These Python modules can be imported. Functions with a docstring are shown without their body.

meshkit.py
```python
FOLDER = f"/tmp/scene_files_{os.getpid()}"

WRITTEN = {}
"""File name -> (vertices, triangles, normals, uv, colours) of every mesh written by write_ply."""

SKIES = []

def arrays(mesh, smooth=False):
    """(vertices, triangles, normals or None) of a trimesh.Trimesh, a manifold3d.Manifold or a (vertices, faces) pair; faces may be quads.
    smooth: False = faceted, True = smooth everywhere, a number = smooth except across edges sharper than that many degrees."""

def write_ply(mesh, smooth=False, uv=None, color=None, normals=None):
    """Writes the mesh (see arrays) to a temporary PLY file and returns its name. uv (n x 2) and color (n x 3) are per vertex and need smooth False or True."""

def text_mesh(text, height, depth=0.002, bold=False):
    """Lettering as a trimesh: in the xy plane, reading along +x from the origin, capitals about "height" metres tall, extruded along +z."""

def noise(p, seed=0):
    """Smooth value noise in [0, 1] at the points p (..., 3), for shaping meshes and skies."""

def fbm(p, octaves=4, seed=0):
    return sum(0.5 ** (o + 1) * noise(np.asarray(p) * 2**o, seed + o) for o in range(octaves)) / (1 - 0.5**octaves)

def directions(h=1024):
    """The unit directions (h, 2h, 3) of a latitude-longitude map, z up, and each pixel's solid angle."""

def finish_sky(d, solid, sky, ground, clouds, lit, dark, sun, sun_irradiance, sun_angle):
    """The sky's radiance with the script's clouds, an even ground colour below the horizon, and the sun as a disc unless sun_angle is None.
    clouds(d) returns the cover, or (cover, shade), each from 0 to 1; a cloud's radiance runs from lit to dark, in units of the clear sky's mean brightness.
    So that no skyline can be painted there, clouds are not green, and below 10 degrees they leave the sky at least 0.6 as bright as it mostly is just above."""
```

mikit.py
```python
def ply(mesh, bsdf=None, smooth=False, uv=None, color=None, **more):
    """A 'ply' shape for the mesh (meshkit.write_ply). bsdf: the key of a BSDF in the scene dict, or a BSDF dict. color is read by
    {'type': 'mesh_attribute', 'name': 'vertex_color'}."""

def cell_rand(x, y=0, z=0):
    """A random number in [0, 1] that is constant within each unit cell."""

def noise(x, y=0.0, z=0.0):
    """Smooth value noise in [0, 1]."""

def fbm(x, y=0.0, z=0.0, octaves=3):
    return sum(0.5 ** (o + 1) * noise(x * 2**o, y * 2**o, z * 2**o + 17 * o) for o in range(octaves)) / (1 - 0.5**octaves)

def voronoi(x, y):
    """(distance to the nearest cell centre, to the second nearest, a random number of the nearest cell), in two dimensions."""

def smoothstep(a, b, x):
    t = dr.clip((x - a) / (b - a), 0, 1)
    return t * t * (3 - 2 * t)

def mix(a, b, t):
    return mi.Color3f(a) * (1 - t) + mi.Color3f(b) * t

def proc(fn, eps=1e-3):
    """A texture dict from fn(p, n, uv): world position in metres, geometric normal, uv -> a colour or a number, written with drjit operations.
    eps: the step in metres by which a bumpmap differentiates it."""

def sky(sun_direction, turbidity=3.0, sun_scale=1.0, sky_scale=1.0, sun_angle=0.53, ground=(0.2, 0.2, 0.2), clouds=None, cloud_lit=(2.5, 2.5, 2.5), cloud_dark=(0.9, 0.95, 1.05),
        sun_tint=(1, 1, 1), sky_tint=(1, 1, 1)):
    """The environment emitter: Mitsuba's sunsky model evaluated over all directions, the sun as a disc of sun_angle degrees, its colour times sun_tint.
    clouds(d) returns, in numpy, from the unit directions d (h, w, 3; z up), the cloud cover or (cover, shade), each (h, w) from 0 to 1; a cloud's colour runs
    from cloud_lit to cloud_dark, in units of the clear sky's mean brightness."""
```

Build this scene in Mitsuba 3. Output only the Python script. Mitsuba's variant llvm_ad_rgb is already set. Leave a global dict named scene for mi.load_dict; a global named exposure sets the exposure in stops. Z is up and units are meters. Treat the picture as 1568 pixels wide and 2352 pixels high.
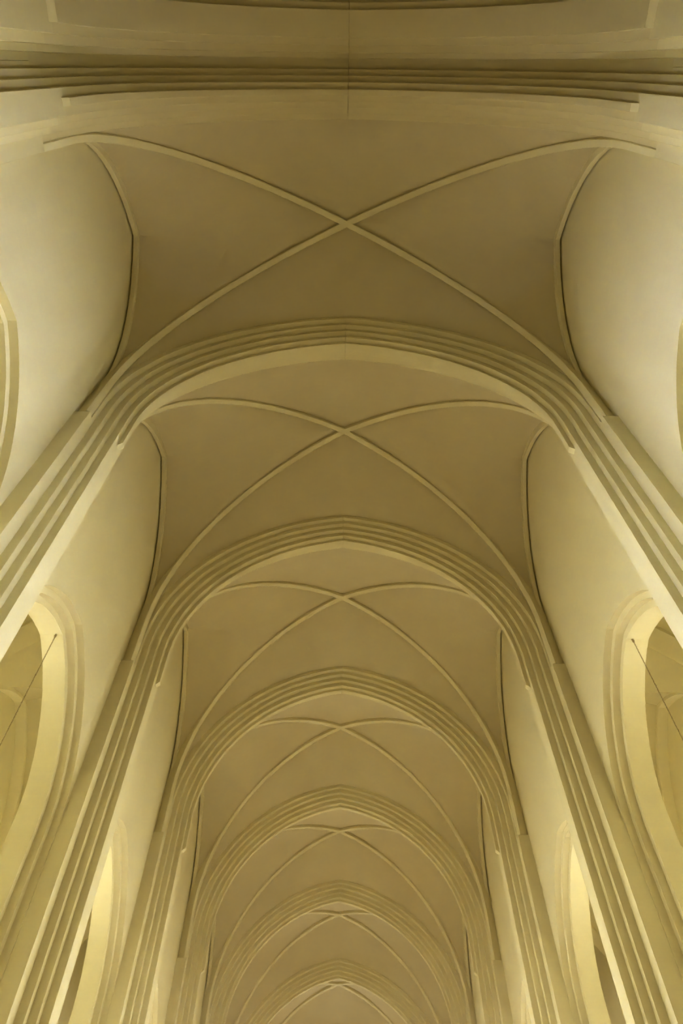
import math, numpy as np, trimesh, mitsuba as mi, mikit, drjit as dr
from shapely.geometry import Polygon, box
from mikit import noise, fbm, smoothstep, mix, cell_rand
T = mi.ScalarTransform4f
scene, labels = {}, {}

# ------------------------------------------------------------------ camera, light, exposure
EYE = 1.6                                             # height of the lens above the floor
F, PITCH, YAW, ROLL = 1721.6, 1.0334, 0.0043, 0.0049  # focal length in pixels of a 1568 wide frame, angles in radians
fw = np.array([math.sin(YAW) * math.cos(PITCH), math.cos(YAW) * math.cos(PITCH), math.sin(PITCH)])
rt = np.cross(fw, [0, 0, 1]); rt /= np.linalg.norm(rt)
up = np.cross(rt, fw)
upr = -math.sin(ROLL) * rt + math.cos(ROLL) * up
eye = np.array([-0.106, 0.0, EYE])
scene['camera'] = {'type': 'thinlens', 'fov': 2 * math.degrees(math.atan(784 / F)), 'fov_axis': 'x', 'near_clip': 0.05, 'far_clip': 300.0,
                   'aperture_radius': 0.008, 'focus_distance': 6.0,
                   'to_world': T().look_at(origin=eye.tolist(), target=(eye + fw).tolist(), up=upr.tolist())}
exposure = -0.1
WINDOW_LEFT = [6.0, 6.3, 4.8]      # daylight through the panes of the left aisle
WINDOW_RIGHT = [5.6, 5.75, 4.5]
WINDOW_END = [8.00, 8.00, 7.76]
WINDOW_POWER = [25.8, 2.25, 3.45, 0.99, 0.99, 0.99, 0.99, 0.99]   # made-up strengths per bay, shaping the light on walls and piers
LAMP_Z, ADDED_BRIM, LAMP = 3.4, 0.64, [520.0, 528.0, 530.0]        # glass drums low in the arcade arches; brims added to cut upward light

LAMP_POWER = [0.02, 0.02, 1.5, 6.0, 0.45, 0.48, 0.48, 0.48]   # the lamps in the middle of the nave are lit, the others dimmed

# ------------------------------------------------------------------ materials
def brick_fn(tint, amount):
    def fn(p, n, uv):
        side = dr.abs(n.x) > 0.6
        flat = dr.abs(n.z) > 0.75
        a = dr.select(side, p.y, p.x)
        b = dr.select(flat, p.y, p.z)
        row = dr.floor(b / 0.066)
        shift = 0.5 * (row - 2 * dr.floor(row * 0.5))
        col = dr.floor(a / 0.24 + shift)
        tone = cell_rand(col, row, 3) - 0.5
        ju = dr.abs(a / 0.24 + shift - col - 0.5)
        jv = dr.abs(b / 0.066 - row - 0.5)
        joint = dr.maximum(smoothstep(0.46, 0.49, ju), smoothstep(0.40, 0.46, jv))
        m = fbm(p.x * 0.9 + 3, p.y * 0.9, p.z * 0.45, 3) - 0.5
        warm = fbm(p.x * 0.35, p.y * 0.35 + 9, p.z * 0.25, 2) - 0.5
        k = 1 + amount * (0.015 * tone + 0.12 * m - 0.012 * joint)
        return mi.Color3f(tint[0] * k * (1 + 0.04 * warm), tint[1] * k, tint[2] * k * (1 - 0.10 * warm))
    return fn

def stone(tint, amount=1.0):
    return {'type': 'twosided', 'bsdf': {'type': 'diffuse', 'reflectance': mikit.proc(brick_fn(tint, amount))}}

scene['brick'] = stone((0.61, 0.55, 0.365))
scene['web_brick_shaded'] = stone((0.465, 0.405, 0.265))  # same yellow brick as the ribs, with the vault shade put in the colour
scene['aisle_brick_lit'] = stone((0.76, 0.70, 0.50))  # same brick, lightened to stand in for light on aisle walls and ribs
scene['tower_brick_shaded'] = stone((0.575, 0.51, 0.335))  # brick with the shade of the overhead arches painted into its tone
scene['floor_brick'] = stone((0.34, 0.275, 0.17))
scene['metal'] = {'type': 'principled', 'base_color': {'type': 'rgb', 'value': [0.24, 0.18, 0.09]}, 'roughness': 0.4, 'metallic': 0.8}
scene['shade_glass'] = {'type': 'twosided', 'bsdf': {'type': 'principled', 'base_color': {'type': 'rgb', 'value': [0.85, 0.82, 0.7]}, 'roughness': 0.3}}
scene['timber'] = {'type': 'twosided', 'bsdf': {'type': 'principled', 'base_color': {'type': 'rgb', 'value': [0.25, 0.2, 0.13]}, 'roughness': 0.5}}

# ------------------------------------------------------------------ helpers
ORD = ['first', 'second', 'third', 'fourth', 'fifth', 'sixth', 'seventh', 'eighth', 'ninth', 'tenth']
def numbered(name):
    if not any(k == name or k.startswith(name + '__') for k in list(scene) + list(labels)):
        return name
    i = 1
    while any(k == f'{name}_{i:03d}' or k.startswith(f'{name}_{i:03d}__') for k in list(scene) + list(labels)):
        i += 1
    return f'{name}_{i:03d}'

def thing(name, label, cat, group=None):
    key = numbered(name)
    labels[key] = {'label': label, 'category': cat}
    if group: labels[key]['group'] = group
    return key

def struct(name, label=None):
    labels[name] = {'kind': 'structure'}
    if label: labels[name]['label'] = label
    return name

def put(key, mesh, bsdf, smooth=30, **more):
    if key in scene or '__' in key: key = numbered(key)
    scene[key] = mikit.ply(mesh, bsdf, smooth=smooth, **more)
    return key

def bx(x0, x1, y0, y1, z0, z1):
    m = trimesh.creation.box(extents=(abs(x1 - x0), abs(y1 - y0), abs(z1 - z0)))
    m.apply_translation(((x0 + x1) / 2, (y0 + y1) / 2, (z0 + z1) / 2))
    return m

def cat(ms): return trimesh.util.concatenate(ms)

def prism_z(poly, z0, z1):
    m = trimesh.creation.extrude_polygon(poly, z1 - z0, engine='earcut')
    m.apply_translation((0, 0, z0))
    return m

def prism_x(poly, x0, x1):
    """Polygon in (y, z), extruded along x."""
    m = trimesh.creation.extrude_polygon(poly, x1 - x0, engine='earcut')
    v = m.vertices.copy()
    m = trimesh.Trimesh(np.stack([v[:, 2] + x0, v[:, 0], v[:, 1]], 1), m.faces, process=False)
    return m

def ease(poly, r):
    return poly.buffer(-r, join_style=2).buffer(r, quad_segs=2)

def half_arch(L, zb, zs, za, n=22):
    """Stations (x, z, nx, nz) of the right half of a pointed arch: upright from zb to zs at x = L, an arc up to the apex (0, za)."""
    rise = za - zs
    c = (rise * rise - L * L) / (2 * L)
    r = L + c
    a1 = math.asin(min(1, rise / r))
    st = [(L, zb, 1.0, 0.0)] if zb < zs - 1e-6 else []
    for i in range(n):
        a = a1 * i / n
        st.append((r * math.cos(a) - c, zs + r * math.sin(a), math.cos(a), math.sin(a)))
    # a keystone joint: two stations close to the apex, the second drawn in
    st.append((0.0, za, 0.0, 1.0 / math.sin(a1)))
    return st

def full_arch(L, zb, zs, za, n=22):
    h = half_arch(L, zb, zs, za, n)
    return [(-x, z, -nx, nz) for x, z, nx, nz in h[::-1]][::-1][:0] + h[:-1] + [h[-1]] + [(-x, z, -nx, nz) for x, z, nx, nz in h[-2::-1]]

def sweep(st, prof, place, joint=0.0):
    """Sweeps the closed profile [(w, r)] along the stations; place(x, w, z) gives the point. joint > 0 sinks a narrow groove at the apex."""
    st = [np.array(s, float) for s in st]
    prof = np.array(prof, float)
    rings = []
    k0 = len(st) // 2
    lo = prof[:, 1].min()
    mid = prof[:, 0].mean()
    shrunk = np.stack([mid + (prof[:, 0] - mid) * (1 - 0.02 / max(0.05, np.ptp(prof[:, 0]))), np.maximum(prof[:, 1], lo + 0.03)], 1)
    def ring(s, pr):
        return np.array([place(s[0] + s[2] * r, w, s[1] + s[3] * r) for w, r in pr])
    for i, s in enumerate(st):
        if joint and i == k0:
            p, n = st[i - 1], st[i + 1]
            for sg, pr in ((-1, prof), (-1, shrunk), (1, shrunk), (1, prof)):
                o = p if sg < 0 else n
                d = (o[:2] - s[:2]) / np.linalg.norm(o[:2] - s[:2])
                q = s.copy(); q[:2] = s[:2] + d * joint
                rings.append(ring(q, pr))
        else:
            rings.append(ring(s, prof))
    m, n = len(prof), len(rings)
    v = np.vstack(rings)
    f = []
    for i in range(n - 1):
        for j in range(m):
            a, b = i * m + j, i * m + (j + 1) % m
            f += [(a, b, b + m), (a, b + m, a + m)]
    for base, flip in ((0, True), ((n - 1) * m, False)):
        for j in range(1, m - 1):
            t = (base, base + j, base + j + 1)
            f.append(t[::-1] if flip else t)
    mesh = trimesh.Trimesh(v, f, process=False)
    if mesh.volume < 0: mesh.invert()
    return mesh

def bar(hw, r0, r1, e=0.012):
    """A bar profile (w, r): its two edges at r0 eased."""
    return [(-hw, r1), (-hw, r0 + e), (-hw + 0.3 * e, r0 + 0.3 * e), (-hw + e, r0), (hw - e, r0), (hw - 0.3 * e, r0 + 0.3 * e), (hw, r0 + e), (hw, r1)]

# ------------------------------------------------------------------ measures of the nave (heights above the lens, + EYE in world)
SPAN, ZN, ZS, ZA = 4.16, 12.67, 13.50, 18.60         # transverse arch: half span, foot, spring line, apex of its inmost order
ORDER_R = [0.0, 0.09, 0.23, 0.37, 0.51]
ORDER_HW = [0.06, 0.19, 0.31, 0.43, 0.55]
WEB_R = 0.62
WALL_X, WALL_BACK, AISLE_X = 4.96, 5.66, 9.0
ARCH_Y = [0.50, 6.14, 12.13, 18.12, 24.11, 30.09, 36.05, 42.03, 48.0]
CROSS_Y = [3.42, 9.11, 15.13, 21.17, 27.2, 33.1, 39.0, 45.0]
CROWN = 19.86
NB = 8
TOWER_Y = -0.74

def side_word(s): return 'left' if s < 0 else 'right'

# ------------------------------------------------------------------ floor, end walls, tower hall
struct('floor')
put('floor', bx(-12, 12, -9, 53, -0.3, 0), 'floor_brick', False)
struct('wall_back')
put('wall_back', bx(-5.7, 5.7, -9.4, -9.0, 0, 32), 'brick', False)
struct('ceiling')
put('ceiling', bx(-5.7, 5.7, -9.4, -1.0, 32, 32.4), 'brick', False)
tm = []
for s in (-1, 1):
    tm.append(bx(s * WALL_X, s * WALL_BACK, -9.0, -1.26, 0, 32))
    tm.append(bx(s * WALL_BACK, s * (AISLE_X + 0.6), -1.6, -1.2, 0, 18))
for s in (-1, 1):
    tm.append(bx(s * WALL_X, s * WALL_BACK, -1.3, 0.52, 0, 22))
tm.append(bx(-5.7, 5.7, -0.98, 0.35, ZA + EYE + 0.62, 32))
struct('wall_tower')
put('wall_tower', cat(tm), 'brick', False)

# ------------------------------------------------------------------ side walls with the arcade arches
def arcade_poly(yc, half, zs, za, zb=-1.6, n=18):
    h = half_arch(half, zb, zs, za, n)
    pts = [(yc + x, z + EYE) for x, z, _, _ in h] + [(yc - x, z + EYE) for x, z, _, _ in h[-2::-1]]
    return Polygon(pts)

def bay_limits(k):
    y0, y1 = ARCH_Y[k], ARCH_Y[k + 1]
    return y0, y1, (y0 + y1) / 2, (y1 - y0) / 2

for s in (-1, 1):
    w = struct(f'wall_{side_word(s)}')
    for k in range(NB):
        y0, y1, yc, hb = bay_limits(k)
        half = hb - 0.70
        rect = box(y0, 0, y1, 20.4)
        top = 2.78
        for j, (xa, xb) in enumerate(((WALL_X, 5.10), (5.10, 5.24), (5.24, WALL_BACK))):
            hole = arcade_poly(yc, half - 0.12 * j, 8.30, 8.30 + top - 0.145 * j)
            hole = hole.union(box(yc - half + 0.12 * j, -1, yc + half - 0.12 * j, 1))
            m = prism_x(rect.difference(hole), min(s * xa, s * xb), max(s * xa, s * xb))
            put(f'{w}__' + ('bay_panel', 'arch_moulding', 'arch_reveal')[j], m, 'brick', 25)

# ------------------------------------------------------------------ aisles: outer walls, windows, vaults
def loft(A, B, bulge=0.0, n=10, ease_u=0.0):
    """A surface between the polylines A and B (same length), lifted by bulge half way; ease_u rounds it off along A, away from its edges."""
    A, B = np.array(A), np.array(B)
    t = np.linspace(0, 1, n)
    g = A[:, None] * (1 - t)[None, :, None] + B[:, None] * t[None, :, None]
    span = np.linalg.norm(A - B, axis=1)
    g[..., 2] += bulge * np.sin(np.pi * t)[None] * span[:, None]
    if ease_u:
        from scipy.ndimage import gaussian_filter1d
        sm = gaussian_filter1d(g, ease_u, axis=0, mode='nearest')
        w = (np.sin(np.pi * np.clip(t, 0, 1)) ** 0.35)[None, :, None] * np.clip(span / 0.8, 0, 1)[:, None, None]
        g = g * (1 - w) + sm * w
    m, q = len(A), []
    for i in range(m - 1):
        for j in range(n - 1):
            a = i * n + j
            q.append((a, a + 1, a + n + 1)); q.append((a, a + n + 1, a + n))
    return trimesh.Trimesh(g.reshape(-1, 3), q, process=False)

def resample(P, n):
    P = np.array(P, float)
    d = np.concatenate([[0], np.cumsum(np.linalg.norm(np.diff(P, axis=0), axis=1))])
    t = np.linspace(0, d[-1], n)
    return np.stack([np.interp(t, d, P[:, i]) for i in range(3)], 1)

WIN_HW, WIN_Z0, WIN_ZS, WIN_ZA, WIN_D = 1.5, 9.0, 11.3, 12.9, 0.75      # world heights
win = 0
for s in (-1, 1):
    w = struct(f'wall_aisle_{side_word(s)}')
    wall = box(-1.6, 0, 53, 19)
    for k in range(NB):
        y0, y1, yc, hb = bay_limits(k)
        wall = wall.difference(arcade_poly(yc, WIN_HW, WIN_ZS - EYE, WIN_ZA - EYE, WIN_Z0 - EYE))
    put(w, prism_x(wall, min(s * AISLE_X, s * (AISLE_X + WIN_D)), max(s * AISLE_X, s * (AISLE_X + WIN_D))), 'aisle_brick_lit', 25)
    for k in range(NB):
        y0, y1, yc, hb = bay_limits(k)
        win += 1
        wn = struct(f'window_{win}')
        xo = s * (AISLE_X + WIN_D - 0.04)
        head = arcade_poly(yc, WIN_HW, WIN_ZS - EYE, WIN_ZA - EYE, WIN_Z0 - EYE)
        pane = prism_x(head, min(xo, xo + s * 0.02), max(xo, xo + s * 0.02))
        put(f'{wn}__pane', pane, 'shade_glass', False, emitter={'type': 'area', 'radiance': {'type': 'rgb', 'value': [c * WINDOW_POWER[k] for c in (WINDOW_LEFT if s < 0 else WINDOW_RIGHT)]}})
        for i in range(1, 6):                            # deep brick fins added to cut slanting light, leaving six narrow lights
            y = yc - WIN_HW + i * WIN_HW / 3
            bar_poly = box(y - 0.06, WIN_Z0 - 0.1, y + 0.06, WIN_ZA + 0.2).intersection(head.buffer(0.02))
            put(f'{wn}__added_mullion', prism_x(bar_poly, min(s * (AISLE_X + 0.04), xo), max(s * (AISLE_X + 0.04), xo)), 'brick', False)
        put(f'{wn}__glazing_bar', bx(xo - s * 0.04, xo, yc - WIN_HW, yc + WIN_HW, 10.3, 10.34), 'timber', False)

def aisle_vault(s, k):
    y0, y1, yc, hb = bay_limits(k)
    xi, xo = s * WALL_BACK, s * AISLE_X
    xm, hx = (xi + xo) / 2, abs(xo - xi) / 2
    n = 16
    key = thing('aisle_vault', f'brick vault of the {side_word(s)} aisle seen through the {ORD[k]} arcade arch', 'vault', 'vaults of the side aisles')
    zs0 = 11.4 + EYE
    def crv(L, rise, f):
        h = half_arch(L, 0, 0.01, rise, n)
        return resample([f(x, z + zs0) for x, z, _, _ in h], n)
    for sy in (-1, 1):
        for sx in (-1, 1):
            D = crv(1.0, 3.9, lambda t, z: (xm + sx * t * hx, yc + sy * t * (hb - 0.3), z))
            A = crv(hx, 3.4, lambda x, z: (xm + sx * x, yc + sy * (hb - 0.3), z))
            W = crv(hb - 0.3, 3.6, lambda y, z: (xm + sx * hx, yc + sy * y, z))
            for P in (A, W):
                put(f'{key}__web', loft(P, D, 0.03, 6), 'brick', True)
    a = full_arch(hb - 0.62, 0, 11.6 + EYE, 15.0 + EYE, 16)
    put(f'{key}__wall_rib', sweep(a, bar(0.16, 0, 0.22), lambda x, ww, z: (xo - s * (0.14 + ww), yc + x, z)), 'aisle_brick_lit', 30)
    b = full_arch(hx, 0, zs0, 14.8 + EYE - 0.15, 12)
    put(f'{key}__cross_arch', sweep(b, bar(0.32, 0, 0.45), lambda x, ww, z: (xm + x, y1 + ww, z)), 'brick', 30)

for s in (-1, 1):
    for k in range(4):
        aisle_vault(s, k)
rm = []
for s in (-1, 1):
    rm.append(bx(s * (WALL_BACK - 0.2), s * (AISLE_X + 0.5), -1.6, 53, 19.0, 19.3))
rm.append(bx(-5.7, 5.7, 0, 53, 23.2, 23.5))
for s in (-1, 1):
    rm.append(bx(s * 5.3, s * 5.7, 0.3, 53, 19, 23.3))
struct('ceiling_loft')
put('ceiling_loft', cat(rm), 'brick', False)

# far end: wall with three tall windows
end = box(-9.5, 0, 9.5, 23.3)
for i, x in enumerate((-2.6, 0.0, 2.6)):
    hole = arcade_poly(x, 0.8, 13.0, 15.2, 3.0)
    end = end.difference(hole)
    win += 1
    wn = struct(f'window_{win}')
    pm = prism_z(hole, 0, 0.02)
    put(f'{wn}__pane', trimesh.Trimesh(np.stack([pm.vertices[:, 0], pm.vertices[:, 2] + 51.3, pm.vertices[:, 1]], 1), pm.faces[:, ::-1], process=False),
        'shade_glass', False, emitter={'type': 'area', 'radiance': {'type': 'rgb', 'value': WINDOW_END}})
em = prism_z(end, 0, 0.5)
struct('wall_end')
put('wall_end', trimesh.Trimesh(np.stack([em.vertices[:, 0], em.vertices[:, 2] + 51.0, em.vertices[:, 1]], 1), em.faces[:, ::-1], process=False), 'brick', False)

# ------------------------------------------------------------------ piers
def pier(yc, s, hws, idx, name, label, shaft_hw, y_shift=0.0, group=None):
    key = thing(name, label, 'pier', group)
    z0, z1 = 0.0, ZN + EYE
    xs = [SPAN + r for r in ORDER_R[1:4]]
    poly = None
    for x, hw in zip(xs, hws[1:4]):
        b = box(min(s * x, s * 5.0), yc - hw, max(s * x, s * 5.0), yc + hw)
        poly = b if poly is None else poly.union(b)
    put(f'{key}__stepped_core', prism_z(ease(poly, 0.012), z0, z1), 'brick', 25)
    sx = SPAN + ORDER_R[4]
    sh = box(min(s * sx, s * 5.64), yc + y_shift - shaft_hw, max(s * sx, s * 5.64), yc + y_shift + shaft_hw)
    put(f'{key}__rib_shaft', prism_z(ease(sh, 0.012), z0, z1), 'brick', 25)
    hw = hws[0] - 0.002
    cb = Polygon([(SPAN + 0.30, z1 - 0.10), (SPAN + 0.085, z1 - 0.10), (SPAN + 0.03, z1 - 0.04), (SPAN + 0.002, z1 - 0.01), (SPAN + 0.002, z1 + 0.005), (SPAN + 0.30, z1 + 0.005)])
    m = trimesh.creation.extrude_polygon(cb, 2 * hw, engine='earcut')
    v = m.vertices
    m = trimesh.Trimesh(np.stack([s * v[:, 0], v[:, 2] + yc - hw, v[:, 1]], 1), m.faces, process=False)
    m.fix_normals()
    put(f'{key}__corbel', m, 'brick', False)
    return key

# ------------------------------------------------------------------ transverse arches
def arch(yc, hws, name, label, tone='brick'):
    key = thing(name, label, 'arch', None if name == 'tower_arch' else 'pointed arches across the nave')
    names = ['inner_order', 'order', 'order', 'order', 'outer_order']
    for j in range(5):
        st = full_arch(SPAN, ZN + EYE, ZS + EYE, ZA + EYE, 26)
        depth = 0.24 if j < 4 else 0.5
        put(f'{key}__{names[j]}', sweep(st, bar(hws[j], ORDER_R[j], ORDER_R[j] + depth), lambda x, ww, z: (x, yc + ww, z), joint=0.007), tone, 30)
    return key

arch(TOWER_Y, [0.25, 0.38, 0.51, 0.61, 0.72], 'tower_arch', 'broad dim arch at the top edge of the photo, nearest and furthest behind the viewer', 'tower_brick_shaded')
for s in (-1, 1):
    pier(TOWER_Y, s, [0.25, 0.38, 0.51, 0.61], 0, 'tower_pier', f'stepped pier under the {side_word(s)} end of the broad tower arch at the top edge', 0.72)
for k, y in enumerate(ARCH_Y):
    if k == 0:
        lab = 'stepped brick arch straight overhead, running across below the tower arch'
    else:
        lab = f'stepped pointed brick arch, {ORD[k - 1]} one down the nave after the overhead arch'
    arch(y, ORDER_HW, 'transverse_arch', lab, 'brick' if k else 'tower_brick_shaded')
    for s in (-1, 1):
        lab = (f'stepped brick pier on the {side_word(s)} under the arch straight overhead' if k == 0 else
               f'stepped brick pier on the {side_word(s)} carrying the {ORD[k - 1]} pointed arch down the nave')
        pier(y, s, ORDER_HW, k, 'pier', lab, 0.68 if k else 0.60, 0.0 if k else 0.08, 'stepped piers along the nave')

# ------------------------------------------------------------------ rib vaults
def vault(k):
    y0, y1, _, _ = bay_limits(k)
    yc = CROSS_Y[k]
    key = thing('rib_vault', f'four-part brick rib vault, {ORD[k]} bay of the ceiling from overhead', 'vault', 'rib vaults of the nave')
    N = 30
    arc = half_arch(SPAN, ZN + EYE, ZS + EYE, ZA + EYE, 26)
    dzs, wzs, wza = 14.1 + EYE, 14.3 + EYE, 18.1 + EYE
    corner = {}
    webs = {}
    for sy, ya in ((-1, y0 + 0.62), (1, y1 - 0.62)):
        for s in (-1, 1):
            X, Y = 4.74, ya
            L = math.hypot(X, Y - yc)
            dst = half_arch(1.0, 0, 0.001, 1.0, 26)          # unit shape replaced below
            h = half_arch(L, ZN + EYE, dzs, CROWN + EYE, 26)
            corner[(s, sy)] = [(x / L * s * X, yc + x / L * (Y - yc), z, nx / L * s * X, nx / L * (Y - yc), nz) for x, z, nx, nz in h]
            D = resample([(p[0] + p[3] * 0.10, p[1] + p[4] * 0.10, p[2] + p[5] * 0.10) for p in corner[(s, sy)]], N)
            A = resample([(s * (x + nx * WEB_R), ya - (-sy) * -0.0 + sy * 0.17, z + nz * WEB_R) for x, z, nx, nz in arc], N)
            hw = abs(ya - yc) + 0.02
            W = resample([(s * 4.97, yc + sy * (y + ny * 0.13), z + nz * 0.13) for y, z, ny, nz in half_arch(hw, ZN + EYE, wzs, wza, 26)], N)
            webs[(s, sy)] = (A, D, W)
    for sy in (-1, 1):
        (A0, D0, _), (A1, D1, _) = webs[(-1, sy)], webs[(1, sy)]
        put(f'{key}__web', loft(np.vstack([A0, A1[::-1]]), np.vstack([D0, D1[::-1]]), 0.035, 12, 3.0), 'web_brick_shaded', True)
    for s in (-1, 1):
        (_, D0, W0), (_, D1, W1) = webs[(s, -1)], webs[(s, 1)]
        put(f'{key}__web', loft(np.vstack([W0, W1[::-1]]), np.vstack([D0, D1[::-1]]), 0.035, 12, 4.0), 'web_brick_shaded', True)
    # diagonal ribs, each one from corner to corner over the crossing
    for s in (-1, 1):
        a, b = corner[(-s, -1)], corner[(s, 1)]
        path = a[:-1] + [a[-1]] + b[-2::-1]
        rings = []
        prof = bar(0.075, -0.04, 0.22, 0.02)
        for i, p in enumerate(path):
            q = (a if i < len(a) else b)[0]
            d = np.array([b[0][0] - a[0][0], b[0][1] - a[0][1]]); d /= np.linalg.norm(d)
            nrm = np.array([-d[1], d[0]])
            rings.append([(p[0] + p[3] * r + nrm[0] * ww, p[1] + p[4] * r + nrm[1] * ww, p[2] + p[5] * r) for ww, r in prof])
        v = np.array(rings); n_, m_ = v.shape[:2]
        f = []
        for i in range(n_ - 1):
            for j in range(m_):
                p0, p1 = i * m_ + j, i * m_ + (j + 1) % m_
                f += [(p0, p1, p1 + m_), (p0, p1 + m_, p0 + m_)]
        mesh = trimesh.Trimesh(v.reshape(-1, 3), f, process=False)
        mesh.fix_normals()
        put(f'{key}__diagonal_rib', mesh, 'brick', 35)
    # wall ribs
    for s in (-1, 1):
        half = []
        parts = []
        for sy, ya in ((1, y1 - 0.60), (-1, y0 + 0.60)):
            h = half_arch(abs(ya - yc), ZN + EYE, wzs, wza, 22)
            parts.append([(sy * x, z, sy * nx, nz) for x, z, nx, nz in h])
        st = parts[0] + parts[1][-2::-1]
        put(f'{key}__wall_rib', sweep(st, bar(0.055, 0, 0.30), lambda x, ww, z: (s * (WALL_X - 0.09 + ww), yc + x, z)), 'brick', 30)

for k in range(NB):
    vault(k)

# ------------------------------------------------------------------ pendant lamps in the arcade arches
def tube(p0, p1, r, n=8):
    return trimesh.creation.cylinder(radius=r, segment=[p0, p1], sections=n)
for k in range(NB):
    for s in (-1, 1):
        x, y = s * 5.36, (ARCH_Y[k] + ARCH_Y[k + 1]) / 2
        ztop = 10.74 + EYE
        key = thing('pendant_lamp', f'thin lamp cable hanging from the point of the {ORD[k]} arcade arch on the {side_word(s)}', 'lamp', 'pendant lamps in the arcade arches')
        put(f'{key}__cable', tube((x, y, LAMP_Z + 0.5), (x, y, ztop), 0.007), 'metal', 30)
        put(f'{key}__ceiling_hook', trimesh.creation.revolve([(0, -0.05), (0.012, -0.04), (0.02, 0.0), (0.02, 0.06), (0, 0.06)], sections=14, transform=trimesh.transformations.translation_matrix((x, y, ztop))), 'metal', 30)
        br = ADDED_BRIM
        cap = trimesh.creation.revolve([(0.0, 0.52), (0.03, 0.52), (0.06, 0.42), (br * 0.6, 0.36), (br, 0.31), (br + 0.01, 0.29), (br, 0.29), (br * 0.6, 0.32), (0.0, 0.32)], sections=32)
        cap.apply_translation((x, y, LAMP_Z))
        put(f'{key}__added_brim', cap, 'metal', 40)
        gl = trimesh.creation.revolve([(0.0, -0.30), (0.22, -0.30), (0.25, -0.27), (0.25, 0.30), (0.0, 0.30)], sections=28)
        gl.apply_translation((x, y, LAMP_Z))
        put(f'{key}__glass', gl, 'shade_glass', 40, emitter={'type': 'area', 'radiance': {'type': 'rgb', 'value': [c * LAMP_POWER[k] for c in LAMP]}})
